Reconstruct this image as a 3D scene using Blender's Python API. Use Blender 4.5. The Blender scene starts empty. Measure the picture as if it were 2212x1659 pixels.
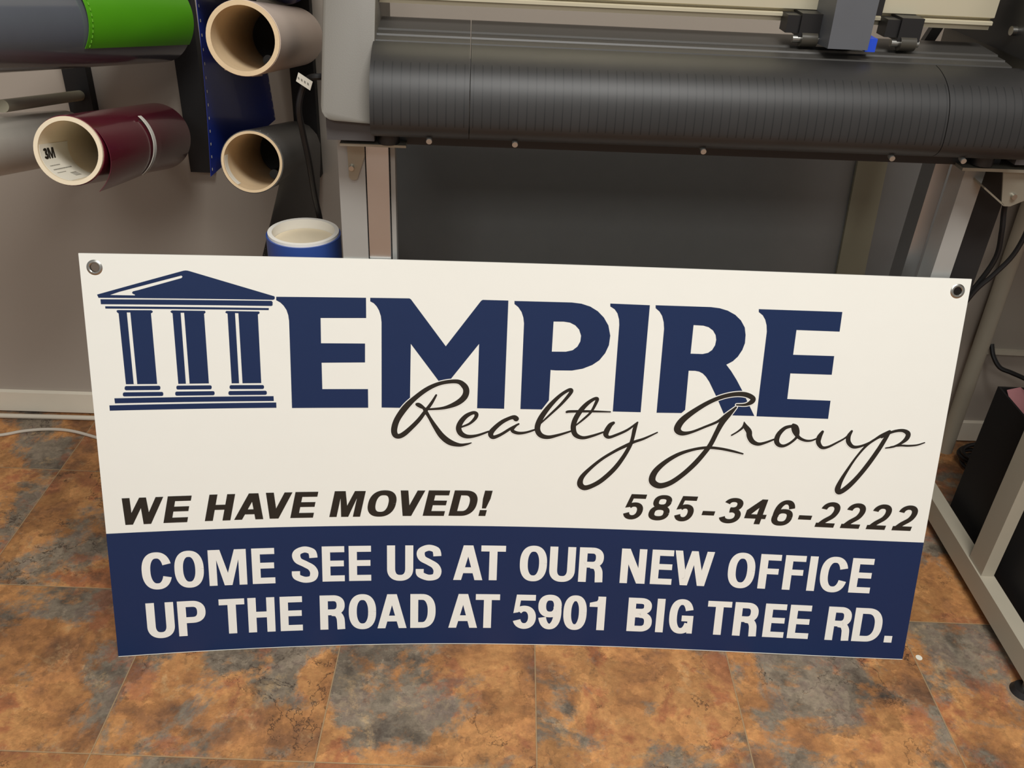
import bpy, bmesh, math, random
from mathutils import Vector, Matrix
from mathutils.geometry import tessellate_polygon
SC = bpy.context.scene
COL = SC.collection
random.seed(7)
R = math.radians
V = Vector

# ------------------------------------------------------------------ camera
PITCH, YAW, ROLL, CAMZ, FPX = 0.559723, 0.0226826, 0.0577433, 1.09934, 1925.76
cam = bpy.data.cameras.new('camera'); cam_o = bpy.data.objects.new('camera', cam); COL.objects.link(cam_o)
cp, sp, cy, sy = math.cos(PITCH), math.sin(PITCH), math.cos(YAW), math.sin(YAW)
fw = V((sy*cp, cy*cp, -sp)); rt = V((cy, -sy, 0)); upv = rt.cross(fw)
c_, s_ = math.cos(ROLL), math.sin(ROLL)
r2 = rt*c_ + upv*s_; u2 = upv*c_ - rt*s_
m = Matrix((r2, u2, -fw)).transposed().to_4x4(); m.translation = V((0, 0, CAMZ))
cam_o.matrix_world = m
cam.sensor_width = 36.0; cam.lens = FPX/2212*36.0; cam.clip_start = 0.02
SC.camera = cam_o

# ------------------------------------------------------------------ light
W = bpy.data.worlds.new('room_ambient'); SC.world = W; W.use_nodes = True
bg = W.node_tree.nodes['Background']; bg.inputs[0].default_value = (1.0, 0.975, 0.95, 1); bg.inputs[1].default_value = 0.22
def area(name, loc, target, size, size_y, power, color):
    l = bpy.data.lights.new(name, 'AREA'); l.shape = 'RECTANGLE'; l.size = size; l.size_y = size_y
    l.energy = power; l.color = color
    o = bpy.data.objects.new(name, l); COL.objects.link(o); o.location = loc
    o.rotation_euler = (V(target)-V(loc)).to_track_quat('-Z', 'Y').to_euler()
    return o
area('ceiling_lamp', (0.35, -0.10, 2.5), (0.35, -0.10, 0), 1.2, 0.6, 41, (1.0, 0.985, 0.95))
area('ceiling_lamp', (-0.35, -2.2, 2.5), (-0.35, -1.9, 0), 1.4, 0.7, 25, (1.0, 0.985, 0.95))
SC.view_settings.view_transform = 'Standard'; SC.view_settings.look = 'None'
SC.view_settings.gamma = 1.0; SC.view_settings.use_curve_mapping = False
SC.view_settings.exposure = 0.50

# ------------------------------------------------------------------ materials
MATS = {}
def srgb(r, g, b):
    f = lambda c: (c/255/12.92) if c/255 <= 0.04045 else ((c/255+0.055)/1.055)**2.4
    return (f(r), f(g), f(b), 1)
def mat(name, col, rough=0.5, metal=0.0, var=0.06, scale=30, bump=0.0, bscale=300, spec=0.5, coat=0.0, trans=0.0, alpha=1.0):
    if name in MATS: return MATS[name]
    M = bpy.data.materials.new(name); M.use_nodes = True; nt = M.node_tree; N = nt.nodes; L = nt.links
    b = N['Principled BSDF']; b.inputs['Roughness'].default_value = rough; b.inputs['Metallic'].default_value = metal
    b.inputs['Specular IOR Level'].default_value = spec; b.inputs['Coat Weight'].default_value = coat
    b.inputs['Transmission Weight'].default_value = trans; b.inputs['Alpha'].default_value = alpha
    tc = N.new('ShaderNodeTexCoord'); no = N.new('ShaderNodeTexNoise'); no.inputs['Scale'].default_value = scale; no.inputs['Detail'].default_value = 4
    L.new(tc.outputs['Object'], no.inputs['Vector'])
    mx = N.new('ShaderNodeMix'); mx.data_type = 'RGBA'; L.new(no.outputs['Fac'], mx.inputs[0])
    mx.inputs[6].default_value = tuple(c*(1-var) for c in col[:3])+(1,); mx.inputs[7].default_value = tuple(min(1, c*(1+var)) for c in col[:3])+(1,)
    L.new(mx.outputs[2], b.inputs['Base Color'])
    if bump:
        n2 = N.new('ShaderNodeTexNoise'); n2.inputs['Scale'].default_value = bscale; n2.inputs['Detail'].default_value = 3
        L.new(tc.outputs['Object'], n2.inputs['Vector'])
        bp = N.new('ShaderNodeBump'); bp.inputs['Strength'].default_value = bump; bp.inputs['Distance'].default_value = 0.002
        L.new(n2.outputs['Fac'], bp.inputs['Height']); L.new(bp.outputs['Normal'], b.inputs['Normal'])
    MATS[name] = M; return M
WHITE = mat('sign_white', srgb(238, 238, 230), 0.35, var=0.01)
NAVY = mat('navy_print', srgb(8, 37, 80), 0.45, var=0.03)
INK = mat('black_print', srgb(36, 32, 26), 0.4, var=0.03)
LETTERW = mat('white_print', srgb(238, 237, 230), 0.4, var=0.01)
NICKEL = mat('nickel', (0.50, 0.49, 0.45, 1), 0.30, 1.0, var=0.05)
WALLM = mat('wall_paint', srgb(172, 162, 150), 0.75, var=0.03, scale=6, bump=0.05, bscale=400, spec=0.25)
TRIMM = mat('baseboard_paint', srgb(228, 219, 200), 0.5, var=0.05, scale=20)
CARD = mat('cardboard', srgb(206, 182, 146), 0.75, var=0.08, scale=60, bump=0.1)
CARDW = mat('pale_core', srgb(226, 212, 184), 0.7, var=0.05, scale=60)
GREYP = mat('grey_plastic', srgb(99, 94, 85), 0.5, var=0.03, bump=0.05, bscale=900)
DGREYP = mat('dark_grey_plastic', srgb(70, 68, 68), 0.5, var=0.04, bump=0.05, bscale=900)
BLACKP = mat('black_plastic', srgb(26, 25, 25), 0.45, var=0.05)
BLACKM = mat('black_matte', srgb(22, 20, 20), 0.7, var=0.1)
ZINC = mat('zinc_plate', srgb(150, 146, 132), 0.34, 0.55, var=0.08, scale=60)
ALU = mat('aluminium', (0.60, 0.60, 0.60, 1), 0.40, 1.0, var=0.04)
RAILM = mat('anodised_rail', srgb(214, 205, 178), 0.4, 0.5, var=0.03)
LEGM = mat('leg_paint', srgb(158, 158, 154), 0.36, 0.1, var=0.03)
STANDM = mat('stand_paint', srgb(172, 164, 146), 0.45, var=0.03)
SHEETD = mat('dark_panel', srgb(130, 131, 129), 0.36, var=0.05, spec=0.5)
CABLEK = mat('black_rubber', srgb(24, 22, 22), 0.5)
CABLEW = mat('white_cable', srgb(190, 180, 165), 0.5)

def tile_material():
    M = bpy.data.materials.new('slate_tile'); M.use_nodes = True; nt = M.node_tree; N = nt.nodes; L = nt.links
    b = N['Principled BSDF']
    def n(t, **k):
        x = N.new(t)
        for a, v in k.items(): setattr(x, a, v)
        return x
    def math_(op, a, b_=None, c=None):
        x = n('ShaderNodeMath', operation=op)
        for i, v in enumerate((a, b_, c)):
            if v is None: continue
            if isinstance(v, (int, float)): x.inputs[i].default_value = v
            else: L.new(v, x.inputs[i])
        return x.outputs[0]
    T = 0.3048
    tc = n('ShaderNodeTexCoord'); sep = n('ShaderNodeSeparateXYZ'); L.new(tc.outputs['Object'], sep.inputs[0])
    tx = math_('DIVIDE', math_('SUBTRACT', sep.outputs[0], -0.22260+T*1), T)
    ty = math_('DIVIDE', math_('SUBTRACT', sep.outputs[1], 0.756861), T)
    ix, iy = math_('FLOOR', tx), math_('FLOOR', ty)
    fx, fy = math_('FRACT', tx), math_('FRACT', ty)
    idv = n('ShaderNodeCombineXYZ'); L.new(ix, idv.inputs[0]); L.new(iy, idv.inputs[1])
    wn = n('ShaderNodeTexWhiteNoise', noise_dimensions='3D'); L.new(idv.outputs[0], wn.inputs[0])
    off = n('ShaderNodeVectorMath', operation='MULTIPLY_ADD'); L.new(wn.outputs['Color'], off.inputs[0]); off.inputs[1].default_value = (9, 9, 9); L.new(tc.outputs['Object'], off.inputs[2])
    P = off.outputs[0]
    def noise(scale, detail=6, rough=0.6, dist=0.0, lac=2.0, src=P):
        x = n('ShaderNodeTexNoise'); x.inputs['Scale'].default_value = scale; x.inputs['Detail'].default_value = detail
        x.inputs['Roughness'].default_value = rough; x.inputs['Distortion'].default_value = dist; x.inputs['Lacunarity'].default_value = lac
        L.new(src, x.inputs['Vector']); return x.outputs['Fac']
    def ramp(fac, stops, interp='LINEAR'):
        x = n('ShaderNodeValToRGB'); x.color_ramp.interpolation = interp
        e = x.color_ramp.elements
        while len(e) < len(stops): e.new(0.5)
        for el, (p, c) in zip(e, stops): el.position = p; el.color = c if len(c) == 4 else tuple(c)+(1,)
        L.new(fac, x.inputs[0]); return x.outputs[0]
    def mix(fac, a, b_, mode='MIX'):
        x = n('ShaderNodeMix', data_type='RGBA', blend_type=mode)
        for i, v in ((0, fac), (6, a), (7, b_)):
            if isinstance(v, (int, float, tuple)): x.inputs[i].default_value = v
            else: L.new(v, x.inputs[i])
        return x.outputs[2]
    bw = lambda a, b_: [(a, (0, 0, 0)), (b_, (1, 1, 1))]
    warm = ramp(noise(7.5, 12, 0.64, 0.25), [(0.30, srgb(98, 74, 58)), (0.40, srgb(136, 96, 66)), (0.48, srgb(168, 118, 74)), (0.56, srgb(186, 136, 86)), (0.62, srgb(164, 106, 70)), (0.72, srgb(116, 82, 62))])
    slate = ramp(noise(15, 12, 0.7, 0.2), [(0.30, srgb(66, 62, 58)), (0.42, srgb(104, 98, 88)), (0.52, srgb(130, 122, 108)), (0.60, srgb(116, 106, 98)), (0.72, srgb(150, 136, 112))])
    msk = ramp(noise(5.0, 13, 0.70, 0.3), bw(0.505, 0.565))
    col = mix(math_('MULTIPLY', msk, 0.92), warm, slate)
    rust = ramp(noise(8.5, 12, 0.68, 0.3), bw(0.56, 0.62))
    col = mix(math_('MULTIPLY', rust, 0.62), col, srgb(148, 92, 66))
    lt = ramp(noise(19, 12, 0.74, 0.3), bw(0.57, 0.68))
    col = mix(math_('MULTIPLY', lt, 0.55), col, srgb(194, 164, 120))
    dk = ramp(noise(27, 12, 0.76, 0.3), bw(0.57, 0.68))
    col = mix(math_('MULTIPLY', dk, 0.62), col, srgb(70, 56, 48))
    gr = noise(90, 8, 0.75, 0.1)
    col = mix(0.7, col, ramp(gr, [(0.25, (0.55, 0.55, 0.56)), (0.75, (1.4, 1.38, 1.34))]), 'MULTIPLY')
    wv = n('ShaderNodeTexNoise'); wv.inputs['Scale'].default_value = 11; wv.inputs['Detail'].default_value = 9; wv.inputs['Roughness'].default_value = 0.7; L.new(P, wv.inputs['Vector'])
    wp = n('ShaderNodeVectorMath', operation='MULTIPLY_ADD'); L.new(wv.outputs['Color'], wp.inputs[0]); wp.inputs[1].default_value = (.16, .16, .16); L.new(P, wp.inputs[2])
    flake = None
    for sc_, amt in ((13, 0.55), (34, 0.5)):
        vo = n('ShaderNodeTexVoronoi'); vo.inputs['Scale'].default_value = sc_; L.new(wp.outputs[0], vo.inputs['Vector'])
        sv = n('ShaderNodeSeparateXYZ'); L.new(vo.outputs['Color'], sv.inputs[0])
        col = mix(amt, col, ramp(sv.outputs[0], [(0.0, (0.66, 0.64, 0.62)), (0.5, (1.0, 0.99, 0.97)), (1.0, (1.28, 1.26, 1.22))]), 'MULTIPLY')
        flake = sv.outputs[0] if flake is None else math_('ADD', flake, math_('MULTIPLY', sv.outputs[0], 0.6))
    # thin crack lines
    cr = n('ShaderNodeTexNoise'); cr.inputs['Scale'].default_value = 9; cr.inputs['Detail'].default_value = 9; cr.inputs['Roughness'].default_value = 0.62; cr.inputs['Distortion'].default_value = 0.3
    L.new(P, cr.inputs['Vector'])
    line = math_('LESS_THAN', math_('ABSOLUTE', math_('SUBTRACT', cr.outputs['Fac'], 0.47)), 0.0045)
    gate = ramp(noise(4, 3), bw(0.52, 0.6))
    col = mix(math_('MULTIPLY', math_('MULTIPLY', line, gate), 0.75), col, srgb(50, 36, 28))
    dx = math_('MINIMUM', fx, math_('SUBTRACT', 1, fx)); dy = math_('MINIMUM', fy, math_('SUBTRACT', 1, fy))
    edge = math_('MINIMUM', dx, dy)
    gm = n('ShaderNodeMapRange'); gm.inputs[1].default_value = 0.0028; gm.inputs[2].default_value = 0.0042; gm.inputs[3].default_value = 1; gm.inputs[4].default_value = 0
    L.new(edge, gm.inputs[0])
    col = mix(math_('MULTIPLY', gm.outputs[0], 0.8), col, srgb(164, 138, 104))
    L.new(col, b.inputs['Base Color'])
    b.inputs['Roughness'].default_value = 0.52; b.inputs['Specular IOR Level'].default_value = 0.3
    bp = n('ShaderNodeBump'); bp.inputs['Strength'].default_value = 0.6; bp.inputs['Distance'].default_value = 0.003
    hh = math_('SUBTRACT', math_('ADD', noise(40, 12, 0.75, 0.2), math_('MULTIPLY', flake, 0.25)), gm.outputs[0]); L.new(hh, bp.inputs['Height']); L.new(bp.outputs['Normal'], b.inputs['Normal'])
    return M
TILE = tile_material()

def platen_material():
    M = bpy.data.materials.new('slotted_black_platen'); M.use_nodes = True; nt = M.node_tree; N = nt.nodes; L = nt.links
    b = N['Principled BSDF']; b.inputs['Roughness'].default_value = 0.50
    at = N.new('ShaderNodeAttribute'); at.attribute_name = 'slot'; sep = N.new('ShaderNodeSeparateXYZ'); L.new(at.outputs['Vector'], sep.inputs[0])
    def mt(op, a, c):
        x = N.new('ShaderNodeMath'); x.operation = op
        for i, v in enumerate((a, c)):
            if isinstance(v, (int, float)): x.inputs[i].default_value = v
            else: L.new(v, x.inputs[i])
        return x.outputs[0]
    fr = mt('FRACT', mt('DIVIDE', sep.outputs[0], 0.0104), 0)
    on = mt('LESS_THAN', fr, 0.12)
    on = mt('MULTIPLY', on, mt('MULTIPLY', mt('GREATER_THAN', sep.outputs[1], 0.797), mt('LESS_THAN', sep.outputs[1], 0.862)))
    no = N.new('ShaderNodeTexNoise'); no.inputs['Scale'].default_value = 25; tc = N.new('ShaderNodeTexCoord'); L.new(tc.outputs['Object'], no.inputs['Vector'])
    ra = N.new('ShaderNodeValToRGB'); ra.color_ramp.elements[0].color = srgb(26, 25, 24); ra.color_ramp.elements[1].color = srgb(38, 36, 35); L.new(no.outputs['Fac'], ra.inputs[0])
    mx = N.new('ShaderNodeMix'); mx.data_type = 'RGBA'; L.new(on, mx.inputs[0]); L.new(ra.outputs[0], mx.inputs[6]); mx.inputs[7].default_value = (0.004, 0.004, 0.004, 1)
    L.new(mx.outputs[2], b.inputs['Base Color'])
    bp = N.new('ShaderNodeBump'); bp.inputs['Strength'].default_value = 0.6; bp.inputs['Distance'].default_value = 0.001; bp.invert = True
    L.new(on, bp.inputs['Height']); L.new(bp.outputs['Normal'], b.inputs['Normal'])
    return M
PLATEN = platen_material()

# ------------------------------------------------------------------ object helpers
ROOTLOC = {}
def thing(name, label, cat, loc, group=None):
    o = bpy.data.objects.new(name, None); COL.objects.link(o); o.location = loc; o.empty_display_size = 0.05
    o['label'] = label; o['category'] = cat
    if group: o['group'] = group
    ROOTLOC[o.name] = V(loc); return o
def tag(o, label, cat, group=None):
    o['label'] = label; o['category'] = cat
    if group: o['group'] = group
    return o
def link(name, bm, material, parent=None, smooth=False, bevel=0, label=None, kind=None, angle=35, origin=None):
    if bevel:
        bmesh.ops.bevel(bm, geom=[e for e in bm.edges if len(e.link_faces) == 2 and e.calc_face_angle(0) > 0.6], offset=bevel, segments=2, affect='EDGES', profile=0.6)
    off = V((0, 0, 0))
    if parent is not None: off = ROOTLOC[parent.name]
    elif origin is not None: off = V(origin)
    if off.length: bmesh.ops.translate(bm, vec=-off, verts=bm.verts)
    me = bpy.data.meshes.new(name); bm.to_mesh(me); bm.free()
    if isinstance(material, (list, tuple)):
        for x in material: me.materials.append(x)
    else: me.materials.append(material)
    if smooth:
        for p in me.polygons: p.use_smooth = True
        me.set_sharp_from_angle(angle=R(angle))
    o = bpy.data.objects.new(name, me); COL.objects.link(o)
    if parent is not None: o.parent = parent
    elif origin is not None: o.location = off
    ROOTLOC[o.name] = off
    if label: o['label'] = label
    if kind: o['kind'] = kind
    return o
def nb(): return bmesh.new()
# local frame of the sign / cutter: s along the sign's foot, t away from the viewer, z up
A0 = V((-0.551736, 0.921692, 0)); EU = V((0.998951, 0.045801, 0)); EN = V((-0.045801, 0.998951, 0)); EZ = V((0, 0, 1))
def F(s, t, z): return A0 + EU*s + EN*t + EZ*z
ID = lambda x, y, z: V((x, y, z))
def hexa(bm, pts):
    v = [bm.verts.new(p) for p in pts]
    for f in ((0, 3, 2, 1), (4, 5, 6, 7), (0, 1, 5, 4), (1, 2, 6, 5), (2, 3, 7, 6), (3, 0, 4, 7)): bm.faces.new([v[i] for i in f])
def box(bm, a, b, fr=ID):
    x0, y0, z0 = a; x1, y1, z1 = b
    hexa(bm, [fr(x0, y0, z0), fr(x1, y0, z0), fr(x1, y1, z0), fr(x0, y1, z0), fr(x0, y0, z1), fr(x1, y0, z1), fr(x1, y1, z1), fr(x0, y1, z1)])
    return bm
def prism(bm, prof, s0, s1, fr=F, closed=True, seg=1, order='tz', cap=True):
    """profile in (t,z) swept along s (order 'tz'), or (s,z) swept along t ('sz')"""
    rows = []
    for k in range(seg+1):
        s = s0+(s1-s0)*k/seg
        rows.append([bm.verts.new(fr(s, p[0], p[1]) if order == 'tz' else fr(p[0], s, p[1])) for p in prof])
    n = len(prof)
    for k in range(seg):
        for i in range(n if closed else n-1):
            j = (i+1) % n
            bm.faces.new((rows[k][i], rows[k+1][i], rows[k+1][j], rows[k][j]))
    if closed and cap:
        bm.faces.new(list(reversed(rows[0]))) ; bm.faces.new(rows[-1])
    bmesh.ops.recalc_face_normals(bm, faces=bm.faces)
    return bm
def basis(d):
    d = d.normalized(); a = V((0, 0, 1)) if abs(d.z) < 0.95 else V((1, 0, 0))
    x = d.cross(a).normalized()      # to the right when looking along d
    y = x.cross(d).normalized()      # up
    return d, x, y
def shell(bm, p0, p1, ro, ri, n=48, ro1=None, jit=0.0):
    """hollow tube with thickness"""
    p0, p1 = V(p0), V(p1); d, x, y = basis(p1-p0); ro1 = ro if ro1 is None else ro1
    R4 = []
    for (p, r) in ((p0, ro), (p1, ro1), (p1, ri), (p0, ri)):
        R4.append([bm.verts.new(p + (x*math.cos(2*math.pi*k/n) + y*math.sin(2*math.pi*k/n))*r*(1+jit*math.cos(4*math.pi*k/n+0.6))) for k in range(n)])
    for a in range(4):
        b = (a+1) % 4
        for k in range(n):
            j = (k+1) % n; bm.faces.new((R4[a][k], R4[a][j], R4[b][j], R4[b][k]))
    bmesh.ops.recalc_face_normals(bm, faces=bm.faces); return bm
def cyl(bm, p0, p1, r0, r1=None, n=24):
    p0, p1 = V(p0), V(p1); d, x, y = basis(p1-p0); r1 = r0 if r1 is None else r1
    a = [bm.verts.new(p0+(x*math.cos(2*math.pi*k/n)+y*math.sin(2*math.pi*k/n))*r0) for k in range(n)]
    b = [bm.verts.new(p1+(x*math.cos(2*math.pi*k/n)+y*math.sin(2*math.pi*k/n))*r1) for k in range(n)]
    for k in range(n): bm.faces.new((a[k], a[(k+1) % n], b[(k+1) % n], b[k]))
    bm.faces.new(a); bm.faces.new(b); bmesh.ops.recalc_face_normals(bm, faces=bm.faces); return bm
def catmull(pts, k=8):
    P = [V(p) for p in pts]; out = []
    for i in range(len(P)-1):
        p0, p1, p2, p3 = P[max(i-1, 0)], P[i], P[i+1], P[min(i+2, len(P)-1)]
        for j in range(k):
            t = j/k; out.append(0.5*((2*p1)+(p2-p0)*t+(2*p0-5*p1+4*p2-p3)*t*t+(3*p1-p0-3*p2+p3)*t**3))
    out.append(P[-1]); return out
def tube(bm, pts, r, n=10, k=8):
    P = catmull(pts, k); prev = None; rings = []
    for i, p in enumerate(P):
        d = (P[min(i+1, len(P)-1)]-P[max(i-1, 0)]).normalized()
        if prev is None: x = d.cross(V((0.3, 0.2, 1))).normalized()
        else: x = (prev-d*prev.dot(d)).normalized()
        prev = x; y = d.cross(x)
        rings.append([bm.verts.new(p+(x*math.cos(2*math.pi*q/n)+y*math.sin(2*math.pi*q/n))*r) for q in range(n)])
    for a, b in zip(rings, rings[1:]):
        for q in range(n): bm.faces.new((a[q], a[(q+1) % n], b[(q+1) % n], b[q]))
    bm.faces.new(rings[0]); bm.faces.new(rings[-1]); bmesh.ops.recalc_face_normals(bm, faces=bm.faces); return bm
def sheet(bm, grid, th=0.0006):
    """grid[i][j] of points -> thin closed sheet"""
    ni, nj = len(grid), len(grid[0])
    def nrm(i, j):
        a = V(grid[min(i+1, ni-1)][j])-V(grid[max(i-1, 0)][j]); b = V(grid[i][min(j+1, nj-1)])-V(grid[i][max(j-1, 0)])
        return a.cross(b).normalized()
    f = [[bm.verts.new(V(grid[i][j])+nrm(i, j)*th/2) for j in range(nj)] for i in range(ni)]
    g = [[bm.verts.new(V(grid[i][j])-nrm(i, j)*th/2) for j in range(nj)] for i in range(ni)]
    for i in range(ni-1):
        for j in range(nj-1):
            bm.faces.new((f[i][j], f[i+1][j], f[i+1][j+1], f[i][j+1])); bm.faces.new((g[i][j], g[i][j+1], g[i+1][j+1], g[i+1][j]))
    for i in range(ni-1):
        bm.faces.new((f[i][0], g[i][0], g[i+1][0], f[i+1][0])); bm.faces.new((f[i][-1], f[i+1][-1], g[i+1][-1], g[i][-1]))
    for j in range(nj-1):
        bm.faces.new((f[0][j], f[0][j+1], g[0][j+1], g[0][j])); bm.faces.new((f[-1][j], g[-1][j], g[-1][j+1], f[-1][j+1]))
    bmesh.ops.recalc_face_normals(bm, faces=bm.faces); return bm

# ------------------------------------------------------------------ the room
wy = lambda x: 1.584+0.0235*x
bm = nb(); box(bm, (-4, -2.5, -0.05), (4, 2.2, 0)); link('floor', bm, TILE, kind='structure')
bm = nb(); hexa(bm, [V(p) for p in ((-4, wy(-4), 0), (4, wy(4), 0), (4, wy(4)+.1, 0), (-4, wy(-4)+.1, 0), (-4, wy(-4), 2.6), (4, wy(4), 2.6), (4, wy(4)+.1, 2.6), (-4, wy(-4)+.1, 2.6))])
link('wall_back', bm, WALLM, kind='structure')
bm = nb(); g = 0.0085
hexa(bm, [V(p) for p in ((-4, wy(-4)-g, 0.004), (4, wy(4)-g, 0.004), (4, wy(4), 0), (-4, wy(-4), 0), (-4, wy(-4)-g, .050), (4, wy(4)-g, .050), (4, wy(4), .052), (-4, wy(-4), .052))])
link('baseboard_back', bm, TRIMM, kind='structure', bevel=0.002)

# ------------------------------------------------------------------ the sign
LOGO=[[[[19.0,557.4],[132.4,590.8],[134.7,591.4],[137.2,591.7],[139.7,591.5],[142.0,590.9],[252.8,557.6],[253.3,555.5],[252.6,553.4],[250.6,552.6],[20.5,553.0]],[[36.1,557.1],[47.9,561.3],[131.0,584.7],[132.4,583.1],[130.7,581.1],[72.9,563.9],[66.0,562.2],[64.5,560.2],[65.9,558.6],[68.1,557.8],[68.0,556.6],[36.5,556.9]]],[[[22.8,551.0],[248.6,551.1],[250.1,549.3],[249.7,544.7],[247.9,543.8],[22.8,544.2]]],[[[28.0,541.4],[244.6,540.8],[244.2,537.9],[28.1,538.2]]],[[[42.1,535.0],[43.8,536.2],[87.9,536.2],[89.9,534.6],[89.0,533.0],[87.1,531.9],[87.5,430.9],[45.8,431.0],[44.7,531.7],[43.1,532.8]],[[55.5,533.0],[60.1,533.0],[60.9,431.0],[56.2,431.1]]],[[[112.8,534.7],[114.9,536.2],[158.6,535.9],[159.6,534.1],[158.5,532.6],[157.3,532.0],[157.4,431.1],[115.9,430.8],[115.5,532.1],[113.7,533.1]],[[126.3,533.0],[130.9,533.0],[131.2,431.1],[126.2,430.9]]],[[[185.6,534.3],[187.3,536.0],[231.1,535.7],[232.0,534.0],[230.9,532.5],[229.3,531.7],[229.1,431.3],[188.4,431.0],[188.6,532.3],[186.5,533.1]],[[198.7,533.2],[203.2,533.0],[203.3,431.1],[198.6,431.1]]],[[[89.5,428.3],[90.5,428.0],[91.3,427.1],[91.5,425.9],[91.3,424.4],[91.0,423.2],[90.1,422.4],[89.0,422.1],[45.5,422.2],[44.4,422.6],[43.7,423.4],[43.5,424.6],[43.7,426.1],[44.1,427.3],[44.9,428.1],[46.0,428.4]]],[[[92.8,419.2],[93.8,418.9],[94.5,418.0],[94.7,416.9],[94.6,415.4],[94.3,414.3],[93.4,413.4],[92.4,413.2],[42.3,413.3],[41.3,413.6],[40.6,414.5],[40.4,415.6],[40.6,417.1],[40.9,418.2],[41.8,419.0],[42.8,419.3]]],[[[159.0,428.3],[160.0,428.0],[160.7,427.2],[160.9,426.1],[160.8,424.6],[160.5,423.5],[159.7,422.7],[158.6,422.4],[114.7,422.4],[113.7,422.7],[113.1,423.5],[112.9,424.6],[113.0,426.1],[113.3,427.2],[114.1,427.9],[115.1,428.2]]],[[[162.4,419.6],[163.4,419.3],[164.1,418.4],[164.3,417.3],[164.3,415.7],[163.9,414.6],[163.1,413.8],[162.0,413.5],[112.6,413.3],[111.6,413.6],[110.9,414.5],[110.7,415.6],[110.8,417.1],[111.1,418.3],[111.9,419.1],[113.0,419.4]]],[[[230.7,428.4],[231.7,428.1],[232.4,427.3],[232.7,426.2],[232.6,424.7],[232.3,423.6],[231.5,422.8],[230.4,422.5],[187.1,422.5],[186.1,422.8],[185.4,423.6],[185.2,424.7],[185.3,426.2],[185.6,427.3],[186.4,428.1],[187.5,428.4]]],[[[234.1,419.9],[235.1,419.6],[235.9,418.7],[236.1,417.5],[236.1,416.0],[235.7,414.8],[234.9,414.0],[233.8,413.7],[185.1,413.5],[184.1,413.8],[183.3,414.7],[183.1,415.8],[183.2,417.3],[183.6,418.5],[184.4,419.3],[185.4,419.6]]],[[[28.7,410.8],[245.2,411.7],[245.3,404.4],[28.9,403.4]]],[[[21.2,400.6],[248.5,402.1],[248.5,394.1],[21.1,392.8]]]]
EMPIRE=[[[[255.2,557.0],[376.9,557.8],[376.7,528.6],[314.2,527.6],[313.7,490.8],[374.6,491.2],[374.2,463.1],[313.7,462.0],[313.6,422.4],[377.8,422.9],[377.8,394.3],[270.2,393.6],[271.1,522.7],[270.3,531.1],[268.2,538.5],[264.5,544.7],[260.3,549.0],[254.9,552.2]]],[[[382.6,557.9],[435.8,558.3],[437.3,557.9],[438.6,556.8],[487.5,489.3],[534.6,556.1],[536.1,557.9],[538.0,558.8],[573.4,558.8],[573.3,395.9],[534.1,395.8],[534.4,494.0],[495.4,440.1],[479.5,434.8],[438.4,491.9],[437.4,406.4],[426.3,394.6],[396.9,394.8],[397.8,523.1],[396.9,532.0],[394.5,539.9],[391.4,545.7],[387.4,550.2],[382.6,552.8]]],[[[581.9,558.5],[662.2,558.8],[675.7,557.5],[688.4,553.7],[699.4,547.3],[708.7,538.3],[715.9,526.9],[719.7,511.9],[718.8,497.6],[714.4,485.6],[706.8,474.6],[697.2,467.1],[683.8,461.0],[668.4,457.6],[644.9,457.1],[637.7,457.5],[637.7,410.8],[628.0,396.3],[596.9,396.0],[596.6,526.1],[595.3,534.8],[592.5,542.7],[587.6,549.7],[582.1,554.1]],[[638.1,530.1],[652.4,530.4],[661.2,529.3],[669.1,525.5],[674.9,519.4],[678.2,510.5],[677.7,501.9],[674.0,494.0],[667.5,488.3],[657.9,485.8],[638.0,485.3]]],[[[716.2,559.1],[772.1,558.6],[772.7,396.9],[731.8,396.5],[731.2,528.4],[730.2,536.4],[727.4,545.1],[723.0,550.9],[716.5,554.9]]],[[[780.2,558.9],[858.3,559.1],[871.0,557.9],[882.9,554.8],[894.3,549.1],[903.3,541.3],[910.0,531.1],[912.5,520.1],[913.0,508.0],[910.4,497.7],[905.3,487.7],[898.7,480.3],[889.9,474.8],[898.0,465.4],[907.5,452.3],[917.7,436.1],[939.8,398.0],[895.7,397.3],[881.8,424.0],[868.3,447.6],[862.6,455.2],[857.5,460.0],[851.9,462.7],[845.9,463.7],[836.6,463.5],[837.4,403.1],[832.5,398.0],[796.0,397.0],[795.3,524.7],[793.8,534.7],[790.8,543.6],[786.4,550.0],[780.6,554.6]],[[836.7,531.9],[850.6,531.6],[858.6,529.5],[865.3,524.9],[869.7,518.4],[871.3,511.4],[870.6,503.3],[867.1,496.0],[861.7,491.5],[854.1,489.4],[836.8,489.3]]],[[[926.7,558.7],[1046.1,559.2],[1046.4,530.5],[984.3,530.4],[984.4,493.6],[1043.9,494.1],[1044.4,466.0],[984.1,465.5],[984.7,426.4],[1048.3,426.5],[1048.7,398.4],[943.0,397.7],[942.2,526.4],[940.6,535.9],[937.7,543.8],[933.4,550.0],[927.2,554.5]]]]
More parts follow.
